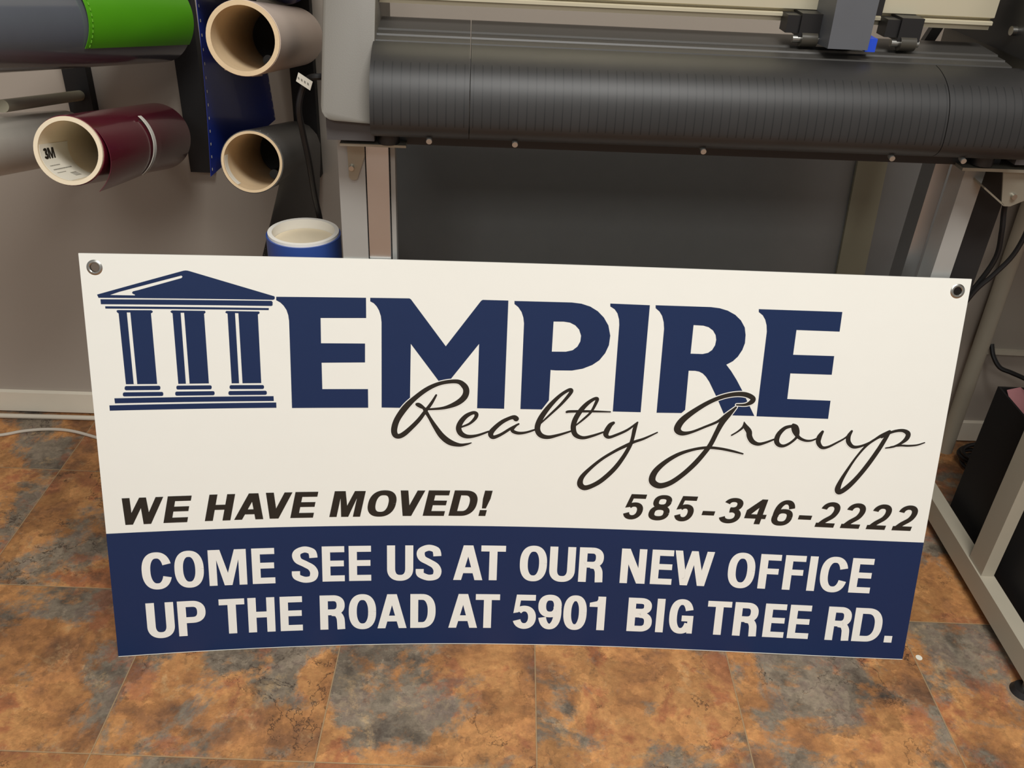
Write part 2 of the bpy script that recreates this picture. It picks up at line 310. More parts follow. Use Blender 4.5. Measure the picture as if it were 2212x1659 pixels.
SCRIPT=[[[474.9,415.1,2.9],[468.2,402.6,4.5],[459.5,389.8,5.3],[450.8,376.9,6.2],[440.0,364.7,6.7],[429.2,354.3,7.6],[421.4,350.3,7.6],[415.9,353.1,8.6],[414.9,362.7,9.0],[419.5,377.6,8.8],[431.2,395.8,9.0],[445.2,410.7,7.2],[463.1,425.0,6.6],[482.5,433.9,5.6],[504.4,436.6,6.4],[514.6,430.3,8.6],[517.9,421.8,9.0],[514.6,411.9,9.0],[503.8,402.6,7.8],[485.9,395.5,4.5],[464.4,393.0,3.1]],[[464.4,393.0,3.1],[454.6,395.4,3.3],[447.7,399.1,3.3],[446.8,401.2,2.8],[450.7,401.1,3.2],[455.6,397.1,3.6],[459.5,390.9,5.5],[465.5,380.3,4.9],[473.5,366.6,6.7],[483.6,351.7,8.8],[495.6,341.7,9.0],[509.6,337.6,5.5],[520.6,339.1,3.4],[526.9,341.2,1.7]],[[512.0,366.1,2.9],[523.8,371.7,3.7],[531.9,380.4,5.3],[533.3,386.9,5.9],[528.3,388.7,5.3],[518.6,383.4,6.7],[510.9,373.6,7.8],[508.1,363.9,8.2],[511.9,355.4,8.0],[521.3,351.2,6.2],[535.2,353.2,4.1],[551.9,359.8,2.9]],[[591.3,380.8,8.4],[588.5,382.8,7.4],[583.0,382.0,5.6],[571.3,375.5,6.2],[560.7,365.6,7.0],[555.0,356.7,8.0],[558.8,350.9,6.2],[570.0,355.5,4.6],[583.6,365.1,4.2],[595.2,372.7,2.9]],[[592.3,371.1,3.3],[586.1,363.0,5.3],[593.8,358.5,5.0],[605.8,359.4,3.7],[619.5,364.3,2.9]],[[627.1,374.2,2.4],[640.3,388.5,3.3],[655.3,405.0,4.2],[666.9,420.8,5.2],[669.4,427.2,5.8],[664.9,427.4,4.9],[652.6,418.0,5.3],[637.7,400.2,7.1],[626.7,381.7,8.2],[623.0,366.6,8.4],[627.9,356.3,7.8],[639.1,353.0,5.9],[653.9,356.7,4.2],[671.6,363.3,2.9],[676.5,366.0,2.5]],[[664.6,393.5,3.7],[670.2,394.6,4.1],[698.0,395.7,3.6],[728.2,395.9,2.1]],[[677.5,371.5,2.1],[689.8,383.2,3.3],[700.0,394.7,3.7],[706.6,409.8,4.8],[707.6,415.6,5.2],[702.6,414.8,4.9],[693.2,407.2,6.2],[684.0,395.2,7.4],[677.3,381.1,7.8],[675.7,368.2,8.0],[679.7,357.9,7.4],[690.6,353.7,5.3],[704.5,357.2,4.1],[720.1,363.6,2.9]],[[734.1,378.8,4.6],[729.4,374.7,7.0],[725.0,365.5,8.2],[724.4,359.5,7.6],[729.3,355.9,4.9],[740.5,360.3,4.2],[755.9,368.8,3.7],[769.4,381.0,2.5]],[[769.4,381.0,2.5],[766.1,371.4,5.9],[764.1,356.2,5.5],[761.3,344.1,5.9],[752.8,325.2,6.3],[740.5,305.3,7.1],[723.4,286.5,7.3],[708.8,276.4,7.3],[697.7,273.1,8.4],[691.2,278.7,9.2],[693.0,289.9,7.3],[703.9,304.0,5.5],[721.1,320.7,4.6],[740.4,334.6,4.6],[755.8,343.7,5.2],[766.5,349.7,4.5],[781.1,355.7,3.7],[799.8,366.2,2.1]],[[911.8,414.3,2.5],[924.7,415.1,4.1],[933.1,419.9,7.4],[934.1,425.6,7.4],[922.9,430.6,7.4],[907.0,430.4,6.6],[888.6,425.4,6.2],[869.7,415.7,6.6],[851.1,402.2,7.8],[836.4,388.8,9.5],[829.8,378.2,10.3],[829.5,370.7,10.1],[837.0,366.3,7.1],[850.4,369.0,4.3],[869.6,378.2,3.7],[886.8,387.1,4.1],[897.7,397.8,4.1],[911.4,410.5,2.9]],[[911.4,410.5,2.9],[902.7,397.4,4.9],[893.9,386.3,8.2],[888.0,372.1,7.4],[880.5,351.3,7.2],[872.3,336.7,7.4],[859.5,318.2,7.8],[843.0,299.8,7.6],[825.8,285.7,8.2],[809.9,280.7,9.3],[799.0,287.9,10.3],[801.5,302.4,9.2],[814.7,318.4,7.3],[833.8,332.4,5.9],[855.2,341.2,4.5],[875.1,345.2,4.6],[893.4,344.7,4.2],[911.9,341.8,3.9],[929.6,337.8,2.5]],[[909.8,366.5,2.4],[918.4,372.9,2.7],[925.0,380.1,3.5],[926.0,388.0,1.5]],[[926.0,388.0,1.1],[928.6,381.2,6.9],[934.5,373.6,8.6],[936.4,365.7,8.2],[941.6,358.0,7.4],[950.4,354.4,5.5],[960.4,356.9,3.9],[974.5,363.5,2.7]],[[997.0,384.9,4.5],[987.2,381.5,5.6],[979.4,372.1,7.1],[977.0,361.6,7.8],[980.9,354.8,6.5],[988.6,353.2,4.6],[998.0,358.6,3.8],[1006.1,367.9,4.2],[1006.9,375.9,5.1],[1003.3,383.7,6.5],[998.6,386.8,4.6]],[[998.9,384.4,6.7],[1002.2,376.3,7.1],[1009.5,367.5,5.1],[1019.4,363.2,3.9],[1028.7,363.6,3.1],[1036.6,367.4,2.4]],[[1043.2,378.2,4.2],[1039.5,369.5,7.5],[1039.4,360.9,7.1],[1045.5,353.5,5.3],[1054.3,354.5,3.9],[1066.4,361.8,3.1],[1078.3,370.3,2.7],[1086.9,381.5,1.9]],[[1086.1,380.9,3.7],[1082.7,372.5,6.5],[1084.0,363.6,6.9],[1091.6,356.6,5.3],[1102.6,357.9,3.9],[1116.6,365.1,3.4],[1129.9,375.6,4.3],[1141.9,383.0,4.2]],[[1142.3,382.6,5.0],[1136.6,368.9,6.5],[1129.7,352.7,6.9],[1118.2,329.8,7.1],[1106.1,309.4,7.1],[1093.4,292.5,8.0],[1082.4,283.3,7.8],[1078.5,288.1,8.8],[1081.6,302.1,6.3],[1089.3,320.8,4.4],[1099.5,341.4,3.4],[1111.7,359.9,3.9],[1125.0,371.4,3.8],[1133.7,375.7,3.7]],[[1132.1,373.7,3.9],[1145.8,382.2,4.2],[1160.2,385.3,5.0],[1169.7,381.2,7.3],[1169.3,373.3,7.1],[1161.7,365.1,4.2],[1151.3,359.3,3.1],[1140.4,356.8,2.0]],[[1147.6,359.1,1.9],[1162.2,361.7,3.1],[1173.5,361.8,3.1],[1186.4,363.5,2.7],[1197.0,367.7,1.9]]]
LINES={"l3":[["C",44.4,86.0],["O",90.6,132.9],["M",139.7,194.6],["E",202.0,236.6],["S",260.7,300.1],["E",305.5,340.1],["E",345.8,379.7],["U",404.2,442.5],["S",447.0,486.4],["A",504.7,549.2],["T",547.0,583.8],["O",606.7,647.9],["U",652.2,691.8],["R",696.3,737.0],["N",762.8,800.9],["E",810.0,842.4],["W",844.8,905.6],["O",928.5,970.6],["F",977.2,1009.1],["F",1015.3,1047.4],["I",1054.3,1064.7],["C",1071.8,1113.4],["E",1119.6,1151.8]],"l4":[["U",44.6,85.8],["P",90.4,131.0],["T",150.3,189.0],["H",193.2,233.1],["E",240.5,274.8],["R",300.7,339.1],["O",345.1,386.0],["A",388.1,433.7],["D",439.1,478.2],["A",498.3,543.5],["T",540.5,577.7],["5",599.4,635.2],["9",638.3,674.9],["0",678.1,714.6],["1",718.7,743.6],["B",779.2,818.2],["I",825.0,836.4],["G",845.2,882.7],["T",903.8,941.7],["R",947.8,983.6],["E",994.7,1027.6],["E",1034.1,1066.5],["R",1093.9,1131.3],["D",1136.0,1181.3],[".",1187.9,1200.5]],"w":[["W",25.9,83.2],["E",80.5,122.9],["H",138.8,184.2],["A",180.5,222.4],["V",228.0,266.2],["E",261.5,303.6],["M",318.5,372.8],["O",375.1,418.0],["V",424.1,460.6],["E",456.8,497.6],["D",495.4,538.7],["!",540.5,558.0]],"ph":[["5",759.5,793.4],["8",797.8,831.8],["5",837.3,870.5],["-",878.5,897.3],["3",905.4,939.9],["4",943.5,977.2],["6",985.0,1018.8],["-",1025.2,1045.0],["2",1052.1,1087.4],["2",1091.0,1126.3],["2",1130.5,1166.0],["2",1170.1,1205.8]]}

SW, SH, LEAN = 1.223392, 0.612682, 0.2760215
UP = EZ*math.cos(LEAN) + EN*math.sin(LEAN); NRM = EU.cross(UP)
def sign_pt(u, v, w=0.0):
    x, y = u/SW, v/SH
    d = x*(1-x)*(0.12472+0.01714*x-0.09081*x*x)*(1+0.05369*y-0.72005*y*y)
    return A0 + EU*u + UP*v + EN*d + NRM*w + EZ*0.001
def flat_mesh(polys, strips=()):
    """polys: list of loop lists in mm (outer, holes...) ; strips: quads"""
    bm = nb()
    for ip, loops in enumerate(polys):
        L = [[V((x, y, (ip % 23)*.004)) for x, y in lp] for lp in loops]
        flat = [p for lp in L for p in lp]; vs = [bm.verts.new(p) for p in flat]
        for t in tessellate_polygon(L):
            try: bm.faces.new([vs[i] for i in t])
            except ValueError: pass
    for iq, q in enumerate(strips):
        vs = [bm.verts.new((x, y, .05+(iq % 17)*.004)) for x, y in q]
        bm.faces.new(vs)
    return bm
def warp(bm, w, depth=0.0):
    for k in range(1, 31):
        bmesh.ops.bisect_plane(bm, geom=bm.verts[:]+bm.edges[:]+bm.faces[:], plane_co=(k*40.0, 0, 0), plane_no=(1, 0, 0), dist=1e-4)
    for k in range(1, 16):
        bmesh.ops.bisect_plane(bm, geom=bm.verts[:]+bm.edges[:]+bm.faces[:], plane_co=(0, k*40.0, 0), plane_no=(0, 1, 0), dist=1e-4)
    for f in bm.faces:
        if f.normal.z < 0: f.normal_flip()
    if depth:
        bmesh.ops.remove_doubles(bm, verts=bm.verts, dist=1e-3)
        r = bmesh.ops.extrude_face_region(bm, geom=bm.faces[:])
        for v in r['geom']:
            if isinstance(v, bmesh.types.BMVert): v.co.z = -depth*1000
        bmesh.ops.recalc_face_normals(bm, faces=bm.faces)
    for v in bm.verts:
        v.co = sign_pt(v.co.x/1000, v.co.y/1000, w+v.co.z/1000)
    return bm
def circ(cx, cy, r, n=24): return [(cx+r*math.cos(2*math.pi*k/n), cy+r*math.sin(2*math.pi*k/n)) for k in range(n)]

# stroke lettering: every letter is drawn from stems and bowed strokes of its own widths
def stroke(pts, s, t, k=8):
    """centre line -> quads, pen of half-widths s/2 (sideways) and t/2 (upright)"""
    P = [(p.x, p.y) for p in catmull([V((x, y, 0)) for x, y in pts], k)]
    L = []
    for i, (x, y) in enumerate(P):
        a, b = P[max(i-1, 0)], P[min(i+1, len(P)-1)]
        dx, dy = b[0]-a[0], b[1]-a[1]; l = math.hypot(dx, dy) or 1
        nx, ny = -dy/l, dx/l; h = math.hypot(s*nx, t*ny)/2
        L.append(((x+nx*h, y+ny*h), (x-nx*h, y-ny*h)))
    return [(L[i][0], L[i][1], L[i+1][1], L[i+1][0]) for i in range(len(L)-1)]
def sup(cx, cy, rx, ry, a0, a1, n=16, p=2.35):
    o = []
    for k in range(n+1):
        a = R(a0+(a1-a0)*k/n); c, s = math.cos(a), math.sin(a)
        o.append((cx+rx*math.copysign(abs(c)**(2/p), c), cy+ry*math.copysign(abs(s)**(2/p), s)))
    return o
def glyph(ch, w, s, t):
    """polys (simple outlines) and quads in a box w x 100"""
    H = 100; P = []; Q = []
    rect = lambda x0, y0, x1, y1: P.append([(x0, y0), (x1, y0), (x1, y1), (x0, y1)])
    st = lambda pts, ss=s, tt=t, k=3: Q.extend(stroke(pts, ss, tt, k))
    o = 1.5
    if ch in 'EF':
        rect(0, 0, s, H); rect(s, H-t, w, H); rect(s, 50-t*.42, w*(.97 if ch == 'E' else .93), 50+t*.55)
        if ch == 'E': rect(s, 0, w, t)
    elif ch == 'H': rect(0, 0, s, H); rect(w-s, 0, w, H); rect(s, 51-t/2, w-s, 51+t/2)
    elif ch == 'I': rect(0, 0, w, H)
    elif ch == 'T': rect(0, H-t, w, H); rect(w/2-s/2, 0, w/2+s/2, H-t)
    elif ch == '.': rect(0, 0, w, min(w*1.0, 20))
    elif ch == '-': rect(0, 0, w, H)
    elif ch == '!':
        rect(0, 0, s*.92, s*.86); P.append([(s*.2, 30), (s*.72, 30), (s*1.0, 68), (s*1.0, H), (0, H), (0, 68)])
    elif ch == 'A':
        a = s*.60
        ya = (w/2-s)/(w/2-a)*H; P.append([(0, 0), (s, 0), (w/2, ya), (w/2, H), (w/2-a, H)]); P.append([(w, 0), (w/2+a, H), (w/2, H), (w/2, ya), (w-s, 0)])
        xl = s*.55+(w/2-a)*.22; rect(xl, 20, w-xl, 20+t)
    elif ch == 'V':
        a = s*.56
        ya = H-(w/2-s)/(w/2-a)*H; P.append([(0, H), (w/2-a, 0), (w/2, 0), (w/2, ya), (s, H)]); P.append([(w, H), (w-s, H), (w/2, ya), (w/2, 0), (w/2+a, 0)])
    elif ch == 'W':
        b = s*.92; c1 = w*.28; c2 = w*.72; m = s*.42; ss = s*.94
        P.append([(0, H), (c1-b/2, 0), (c1+b/2, 0), (ss, H)]); P.append([(c1-b/2, 0), (c1+b/2, 0), (w/2+m, H), (w/2-m, H)])
        P.append([(c2-b/2, 0), (c2+b/2, 0), (w/2+m, H), (w/2-m, H)]); P.append([(w, H), (w-ss, H), (c2-b/2, 0), (c2+b/2, 0)])
    elif ch == 'M':
        rect(0, 0, s*.94, H); rect(w-s*.94, 0, w, H); a = s*.46
        xH = s*.94-(w/2-a-s*.94)*(H-72)/72; xH = max(xH, 0); P.append([(xH, H), (w/2-a, 0), (w/2+a, 0), (s*1.40, H)]); P.append([(w-xH, H), (w-s*1.40, H), (w/2-a, 0), (w/2+a, 0)])
    elif ch == 'N':
        rect(0, 0, s*.95, H); rect(w-s*.95, 0, w, H); P.append([(0, H), (w-s*1.08, 0), (w, 0), (s*1.08, H)])
    elif ch in 'O0':
        st(sup(w/2, 50, w/2-s/2, 50+o-t/2, 0, 360, 40), s, t)
    elif ch == 'C':
        st(sup(w/2, 50, w/2-s/2, 50+o-t/2, 20, 340, 40), s, t)
    elif ch == 'G':
        st(sup(w/2, 50, w/2-s/2, 50+o-t/2, 22, 335, 40), s, t); rect(w-s*.72, 0, w, 53); rect(w*.52, 53-t, w, 53)
    elif ch == 'U':
        st([(s/2, 100), (s/2, 70), (s/2, 40)]+sup(w/2, 34, w/2-s/2, 34+o-t/2, 180, 360, 22)+[(w-s/2, 40), (w-s/2, 70), (w-s/2, 100)], s, t)
    elif ch == 'D':
        rect(0, 0, s, H); st([(s*.6, H-t/2), (w*.45, H-t/2)]+sup(w*.45, 50, w*.55-s/2, 50-t/2, 90, -90, 22)+[(w*.45, t/2), (s*.6, t/2)], s, t)
    elif ch == 'P':
        rect(0, 0, s, H); st([(s*.6, H-t/2), (w*.5, H-t/2)]+sup(w*.52, 68.5, w*.48-s/2, 31.5-t/2, 90, -90, 18)+[(w*.5, 37+t/2), (s*.6, 37+t/2)], s, t)
    elif ch == 'R':
        rect(0, 0, s, H); ww = w*.97; st([(s*.6, H-t/2), (ww*.5, H-t/2)]+sup(ww*.52, 71, ww*.48-s/2, 29-t/2, 90, -90, 18)+[(ww*.5, 42+t/2), (s*.6, 42+t/2)], s, t)
        st([(ww*.48, 48), (ww*.70, 45), (ww-s*.58, 34), (ww-s*.50, 20), (ww-s*.48, 8), (ww-s*.46, 0)], s*.98, t*.95, 5)
    elif ch == 'B':
        rect(0, 0, s, H); st([(s*.6, H-t/2), (w*.5, H-t/2)]+sup(w*.5, 75.5, w*.45-s/2, 24.5-t/2, 90, -90, 16)+[(w*.5, 51+t/2), (s*.6, 51+t/2)], s, t)
        st([(s*.6, 42+t/2), (w*.5, 42+t/2)]+sup(w*.52, 29, w*.48-s/2, 29-t/2, 90, -90, 16)+[(w*.5, t/2), (s*.6, t/2)], s, t)
    elif ch == 'S':
        a, b = s/2, w-s/2; y0, y1 = t/2-o, H-t/2+o
        st([(b-1, 69), (b-2, 79), (b-w*.10, y1-5), (w*.5, y1), (a+w*.10, y1-6), (a+1.5, 76), (a+w*.10, 62), (w*.5, 52), (b-w*.10, 41), (b, 26), (b-w*.08, 8+y0*.4), (w*.5, y0), (a+w*.09, y0+6), (a, 20), (a-.5, 32)], s, t, 6)
    elif ch == '5':
        P.append([(w*.15, H), (w*.96, H), (w*.96, H-t), (w*.33, H-t), (w*.255, 48), (w*.03, 45)])
        st(sup(w/2, 33, w/2-s/2, 34.5-t/2, 138, -162, 30, 2.15), s, t)
    elif ch == '9':
        st(sup(w/2, 68, w/2-s/2, 33.5-t/2, 0, 360, 36), s, t); st(sup(w/2, 50, w/2-s/2, 50+o-t/2, 22, -160, 26, 2.2), s, t)
    elif ch == '6':
        st(sup(w/2, 32, w/2-s/2, 33.5-t/2, 0, 360, 36), s, t); st(sup(w/2, 50, w/2-s/2, 50+o-t/2, 202, 22, 26, 2.2), s, t)
    elif ch == '8':
        st(sup(w/2, 74, w*.45-s/2, 27.5-t/2, 0, 360, 28), s*.95, t*.92); st(sup(w/2, 28.5, w/2-s/2, 30-t/2, 0, 360, 28), s, t)
    elif ch == '3':
        st(sup(w*.49, 74, w*.45-s/2, 27.5-t/2, 166, -84, 26, 2.15)+[(w*.40, 46.5+t/2)], s, t*.95)
        st([(w*.40, 59-t/2)]+sup(w/2, 29.5, w/2-s/2, 31-t/2, 84, -166, 28, 2.15), s, t)
    elif ch == '2':
        st(sup(w/2, 69, w/2-s/2, 32.5-t/2, 172, -8, 22, 2.15)+[(w-s*.62, 56), (w*.70, 43), (w*.42, 27), (s*.85, 14), (s*.62, t*.45)], s, t)
        rect(0, 0, w, t)
    elif ch == '4':
        x1 = w*.82; rect(x1-s, 0, x1, H); rect(0, 22, w, 22+t)
        P.append([(0, 22+t), (0, 22+t*1.9), (x1-s*.95, H), (x1-s*.2, H), (x1-s*.2, H-s*.6), (s*.95, 22+t)])
    elif ch == '1':
        rect(w-s, 0, w, H); P.append([(0, 69), (0, 81), (w*.45, 86), (w-s*.8, H), (w-s*.2, H), (w-s*.2, 69)])
    return P, Q
def text_shapes(items, v_at, cap, s, t, shear=0.0, widths=None):
    polys, quads = [], []
    for ch, x0, x1 in items:
        wm = (widths or {}).get(ch); mid = (x0+x1)/2
        if wm and not shear: x0, x1 = mid-wm/2, mid+wm/2
        k = cap/100
        def extent(w):
            P, Q = glyph(ch, w, s, t); X = [x+shear*(y if ch != '-' else 42) for pl in P+[list(q) for q in Q] for x, y in pl]
            return min(X), max(X), P, Q
        w = (x1-x0)/k
        for _ in range(8):
            a, b, P, Q = extent(w); w += (x1-x0)/k-(b-a)
        a, b, P, Q = extent(w); vb = v_at((x0+x1)/2)
        if ch == '-': tr = lambda p: (x0+(p[0]+shear*(33+p[1]*.17)-shear*33)*k, vb+(27+p[1]*.17)*k)
        else: tr = lambda p: (x0+(p[0]+shear*p[1]-a)*k, vb+p[1]*k)
        polys += [[[tr(p) for p in pl]] for pl in P]; quads += [[tr(p) for p in q] for q in Q]
    return polys, quads
def pen(pts, extra=0.0, k=7):
    """hand-script stroke with its own width at every point"""
    C = catmull([V((u, v, w+extra)) for u, v, w in pts], k); L = []
    for i, p in enumerate(C):
        a, b = C[max(i-1, 0)], C[min(i+1, len(C)-1)]
        d = V((b.x-a.x, b.y-a.y)); d = d.normalized() if d.length > 1e-9 else V((1, 0)); h = max(p.z, .8)/2
        L.append(((p.x-d.y*h, p.y+d.x*h), (p.x+d.y*h, p.y-d.x*h)))
    q = [(L[i][0], L[i][1], L[i+1][1], L[i+1][0]) for i in range(len(L)-1)]
    caps = [[circ(C[0].x, C[0].y, max(C[0].z, .8)/2, 12)], [circ(C[-1].x, C[-1].y, max(C[-1].z, .8)/2, 12)]]
    return q, caps

sign = thing('advertising_sign', 'wide white and navy sign board with temple emblem, leaning on the stand legs', 'sign', A0)
GL, GR = (19.0, 594.0), (1206.0, 595.0)
bm = warp(flat_mesh([[[(0, 0), (SW*1000, 0), (SW*1000, SH*1000), (0, SH*1000)], circ(*GL, 6.3), circ(*GR, 6.3)]]), 0.0, 0.003)
panel = link('panel', bm, WHITE, sign)
band_top = lambda u: 205.0+u*0.0006
bm = warp(flat_mesh([[[(0, 1.3), (SW*1000, 1.3), (SW*1000, band_top(1223)), (0, band_top(0))]]]), 0.00025)
link('printed_band', bm, NAVY, sign, label='navy blue band along the lower third of the sign')
link('pillar_logo', warp(flat_mesh(LOGO), 0.00025), NAVY, sign, label='navy three-columned temple emblem')
link('company_lettering', warp(flat_mesh(EMPIRE), 0.00025), NAVY, sign, label='large navy flared capitals beside the emblem')
q1, c1, q2, c2 = [], [], [], []
for stx in SCRIPT:
    a, b = pen(stx, 2.6); q1 += a; c1 += b
    a, b = pen(stx); q2 += a; c2 += b
link('script_outline', warp(flat_mesh(c1, q1), 0.00042), LETTERW, sign, label='thin white outline around the script lettering')
link('script_lettering', warp(flat_mesh(c2, q2), 0.0006), INK, sign, label='black handwritten script')
WD = dict(C=41.6, O=41.8, M=55, E=33.4, S=39.4, U=39.7, A=45, T=37.6, R=38, N=39, W=60.8, F=32, H=39.9, I=12.2, B=39, G=38, P=40.6)
def lett(name, key, v0, slope, cap, s, t, shear, m, w, label):
    P, Q = text_shapes(LINES[key], lambda u: v0+slope*u, cap, s, t, shear, WD)
    link(name, warp(flat_mesh(P, Q), w), m, sign, label=label)
lett('moved_lettering', 'w', 217.2, 0.0093, 42.0, 27, 19, 0.215, INK, 0.0004, 'black slanted capitals at the left above the band')
lett('phone_lettering', 'ph', 222.6, 0.0015, 41.4, 21.5, 17.2, 0.215, INK, 0.0004, 'black slanted telephone number')
lett('invitation_lettering', 'l3', 111.0, 0.0040, 59.4, 20.5, 17.0, 0, LETTERW, 0.0005, 'white capitals of the upper text line on the band')
lett('address_lettering', 'l4', 28.6, 0.0014, 59.4, 20.5, 17.0, 0, LETTERW, 0.0005, 'white capitals of the lower text line on the band')
for g in (GL, GR):
    bm = nb(); prof = [(5.9, -3.4), (5.9, 0.4), (6.6, 1.1), (7.8, 1.3), (9.4, 0.9), (10.4, 0.1), (10.4, -.05), (6.4, -.05), (6.4, -3.4)]
    n = 36; rings = []
    for k in range(n):
        a = 2*math.pi*k/n
        rings.append([bm.verts.new(sign_pt((g[0]+r*math.cos(a))/1000, (g[1]+r*math.sin(a))/1000, h/1000)) for r, h in prof])
    for k in range(n):
        for i in range(len(prof)):
            j = (i+1) % len(prof); bm.faces.new((rings[k][i], rings[(k+1) % n][i], rings[(k+1) % n][j], rings[k][j]))
    bmesh.ops.recalc_face_normals(bm, faces=bm.faces)
    link('grommet', bm, NICKEL, sign, smooth=True, label='nickel grommet')

# ------------------------------------------------------------------ the vinyl cutter on its stand
cut = thing('vinyl_cutter', 'large floor-standing vinyl cutter with black slotted platen and grey end caps', 'cutting machine', F(.78, .28, 0))
prof = [(.170, .770), (.148, .773), (.118, .777), (.104, .783), (.0955, .793), (.0945, .806), (.0985, .827), (.1055, .843), (.117, .8565), (.133, .8665), (.150, .8725), (.166, .8755)]
prof = [(p.x, p.y) for p in catmull([V((a, b, 0)) for a, b in prof], 4)]
L_ = [0]
for a, b in zip(prof, prof[1:]): L_.append(L_[-1]+math.hypot(b[0]-a[0], b[1]-a[1]))
def platen_piece(s0, s1):
    bm = nb(); lay = bm.verts.layers.float_vector.new('slot'); rows = []
    closed = prof+[(.166, .860), (.180, .775)]
    for s in (s0, s1):
        row = []
        for i, (t, z) in enumerate(closed):
            v = bm.verts.new(F(s, t, z)); v[lay] = (s+.0035, z if i < len(prof) else 0, 0); row.append(v)
        rows.append(row)
    n = len(closed)
    for i in range(n):
        j = (i+1) % n; bm.faces.new((rows[0][i], rows[1][i], rows[1][j], rows[0][j]))
    bm.faces.new(rows[0]); bm.faces.new(rows[1]); bmesh.ops.recalc_face_normals(bm, faces=bm.faces); return bm
for s0, s1 in ((.398, .5125), (.5135, 1.0815), (1.0825, 1.198)):
    link('platen', platen_piece(s0, s1), PLATEN, cut, smooth=True, angle=30)
deckp = [(.1675, .872), (.169, .8765), (.184, .8785), (.186, .8775), (.188, .880), (.206, .8805), (.208, .8825), (.262, .8855), (.272, .8845), (.272, .80), (.1675, .80)]
for s0, s1 in ((.400, .5125), (.5135, 1.18)):
    link('deck', prism(nb(), deckp, s0, s1), mat('deck_plastic', srgb(58, 56, 53), 0.4, var=0.06), cut)
bm = nb(); box(bm, (.405, .150, .758), (1.195, .36, .774), F); link('chassis', bm, BLACKP, cut, bevel=.002)
for s in (.466, .568, .796, 1.030, 1.12):
    link('screw', cyl(nb(), F(s, .112, .7785), F(s, .1035, .7765), .0034), mat('screw_steel', (.4, .39, .36, 1), .3, .7), cut, smooth=True)
def cap(s0, s1, inner):
    prof_ = []
    z0, z1, rr = .794, 1.12, .016
    pts = [(s0, z1), (s0, z0+rr)]+[(s0+rr-rr*math.cos(R(a)), z0+rr-rr*math.sin(R(a))) for a in (22, 45, 68)]+[(s0+rr, z0), (s1, z0-.002), (s1, z1)]
    if inner == 'left': pts = [(s0+s1-x, z) for x, z in pts]
    bm = prism(nb(), pts, .112, .395, order='sz')
    for v in bm.verts:
        if (v.co-A0).dot(EN) < .2: v.co += EN*max(0, (v.co.z-.80))*.64
    return bm
link('end_cap', cap(.3385, .400, 'right'), GREYP, cut, bevel=.003, smooth=True)
link('end_cap', cap(1.196, 1.275, 'left'), GREYP, cut, bevel=.003, smooth=True)
bm = nb(); box(bm, (.343, .125, .768), (.3995, .375, .80), F); link('cap_base', bm, DGREYP, cut, bevel=.004)
bm = nb(); box(bm, (1.199, .125, .768), (1.27, .375, .80), F); link('cap_base', bm, DGREYP, cut, bevel=.004)
bm = nb(); box(bm, (1.188, .150, .886), (1.1955, .385, 1.12), F); link('shaded_cap_side', bm, BLACKP, cut, bevel=.001, label='inner side of the end cap, blackened for its shade')  # black colour stands in for shade on the cap's inner side
link('bolt', cyl(nb(), F(1.188, .20, .913), F(1.182, .20, .913), .0055), NICKEL, cut, smooth=True)
# rear struts seen under the rail
bm = nb(); hexa(bm, [F(*p) for p in ((1.118, .30, .86), (1.133, .30, .86), (1.133, .31, .86), (1.118, .31, .86), (1.145, .30, .93), (1.16, .30, .93), (1.16, .31, .93), (1.145, .31, .93))]); link('rear_strut', bm, DGREYP, cut)
# rail with its grooves
railp = [(.222, 1.10), (.222, .9235), (.2235, .9225), (.231, .9220), (.231, .9195), (.2235, .9190), (.222, .9180), (.222, .9145), (.2235, .9135), (.228, .9125), (.228, .908), (.262, .908), (.262, 1.10)]
link('rail', prism(nb(), railp, .4005, 1.1685), RAILM, cut)
# carriage
bm = nb(); hexa(bm, [F(*p) for p in ((.941, .160, .890), (.990, .160, .890), (.990, .2215, .887), (.941, .2215, .887), (.938, .168, 1.10), (.992, .168, 1.10), (.992, .2215, 1.10), (.938, .2215, 1.10))])
link('carriage', bm, mat('carriage_grey', srgb(84, 86, 90), 0.45), cut, bevel=.004, smooth=True)
bm = nb(); box(bm, (.9925, .190, .925), (1.010, .2215, 1.05), F); link('carriage_clip', bm, BLACKP, cut, bevel=.002)
bm = nb(); box(bm, (.9905, .168, .8868), (1.003, .19, .902), F); link('blade_tab', bm, mat('blue_tab', srgb(30, 70, 190), 0.35), cut, bevel=.001, label='small bright blue tab')
def pinch(s0):
    root = None
    bm = nb(); box(bm, (s0+.006, .200, .899), (s0+.026, .225, .9195), F); box(bm, (s0+.022, .196, .895), (s0+.05, .258, .9225), F)
    a = link('pinch_roller', bm, BLACKP, cut, bevel=.002)
    link('roller', cyl(nb(), F(s0+.026, .200, .8925), F(s0+.046, .200, .8925), .0088), mat('roller_rubber', srgb(60, 56, 48), 0.35), a, smooth=True)
    link('axle', cyl(nb(), F(s0+.016, .200, .8925), F(s0+.051, .200, .8925), .0045), NICKEL, a, smooth=True)
pinch(.893); pinch(1.018)
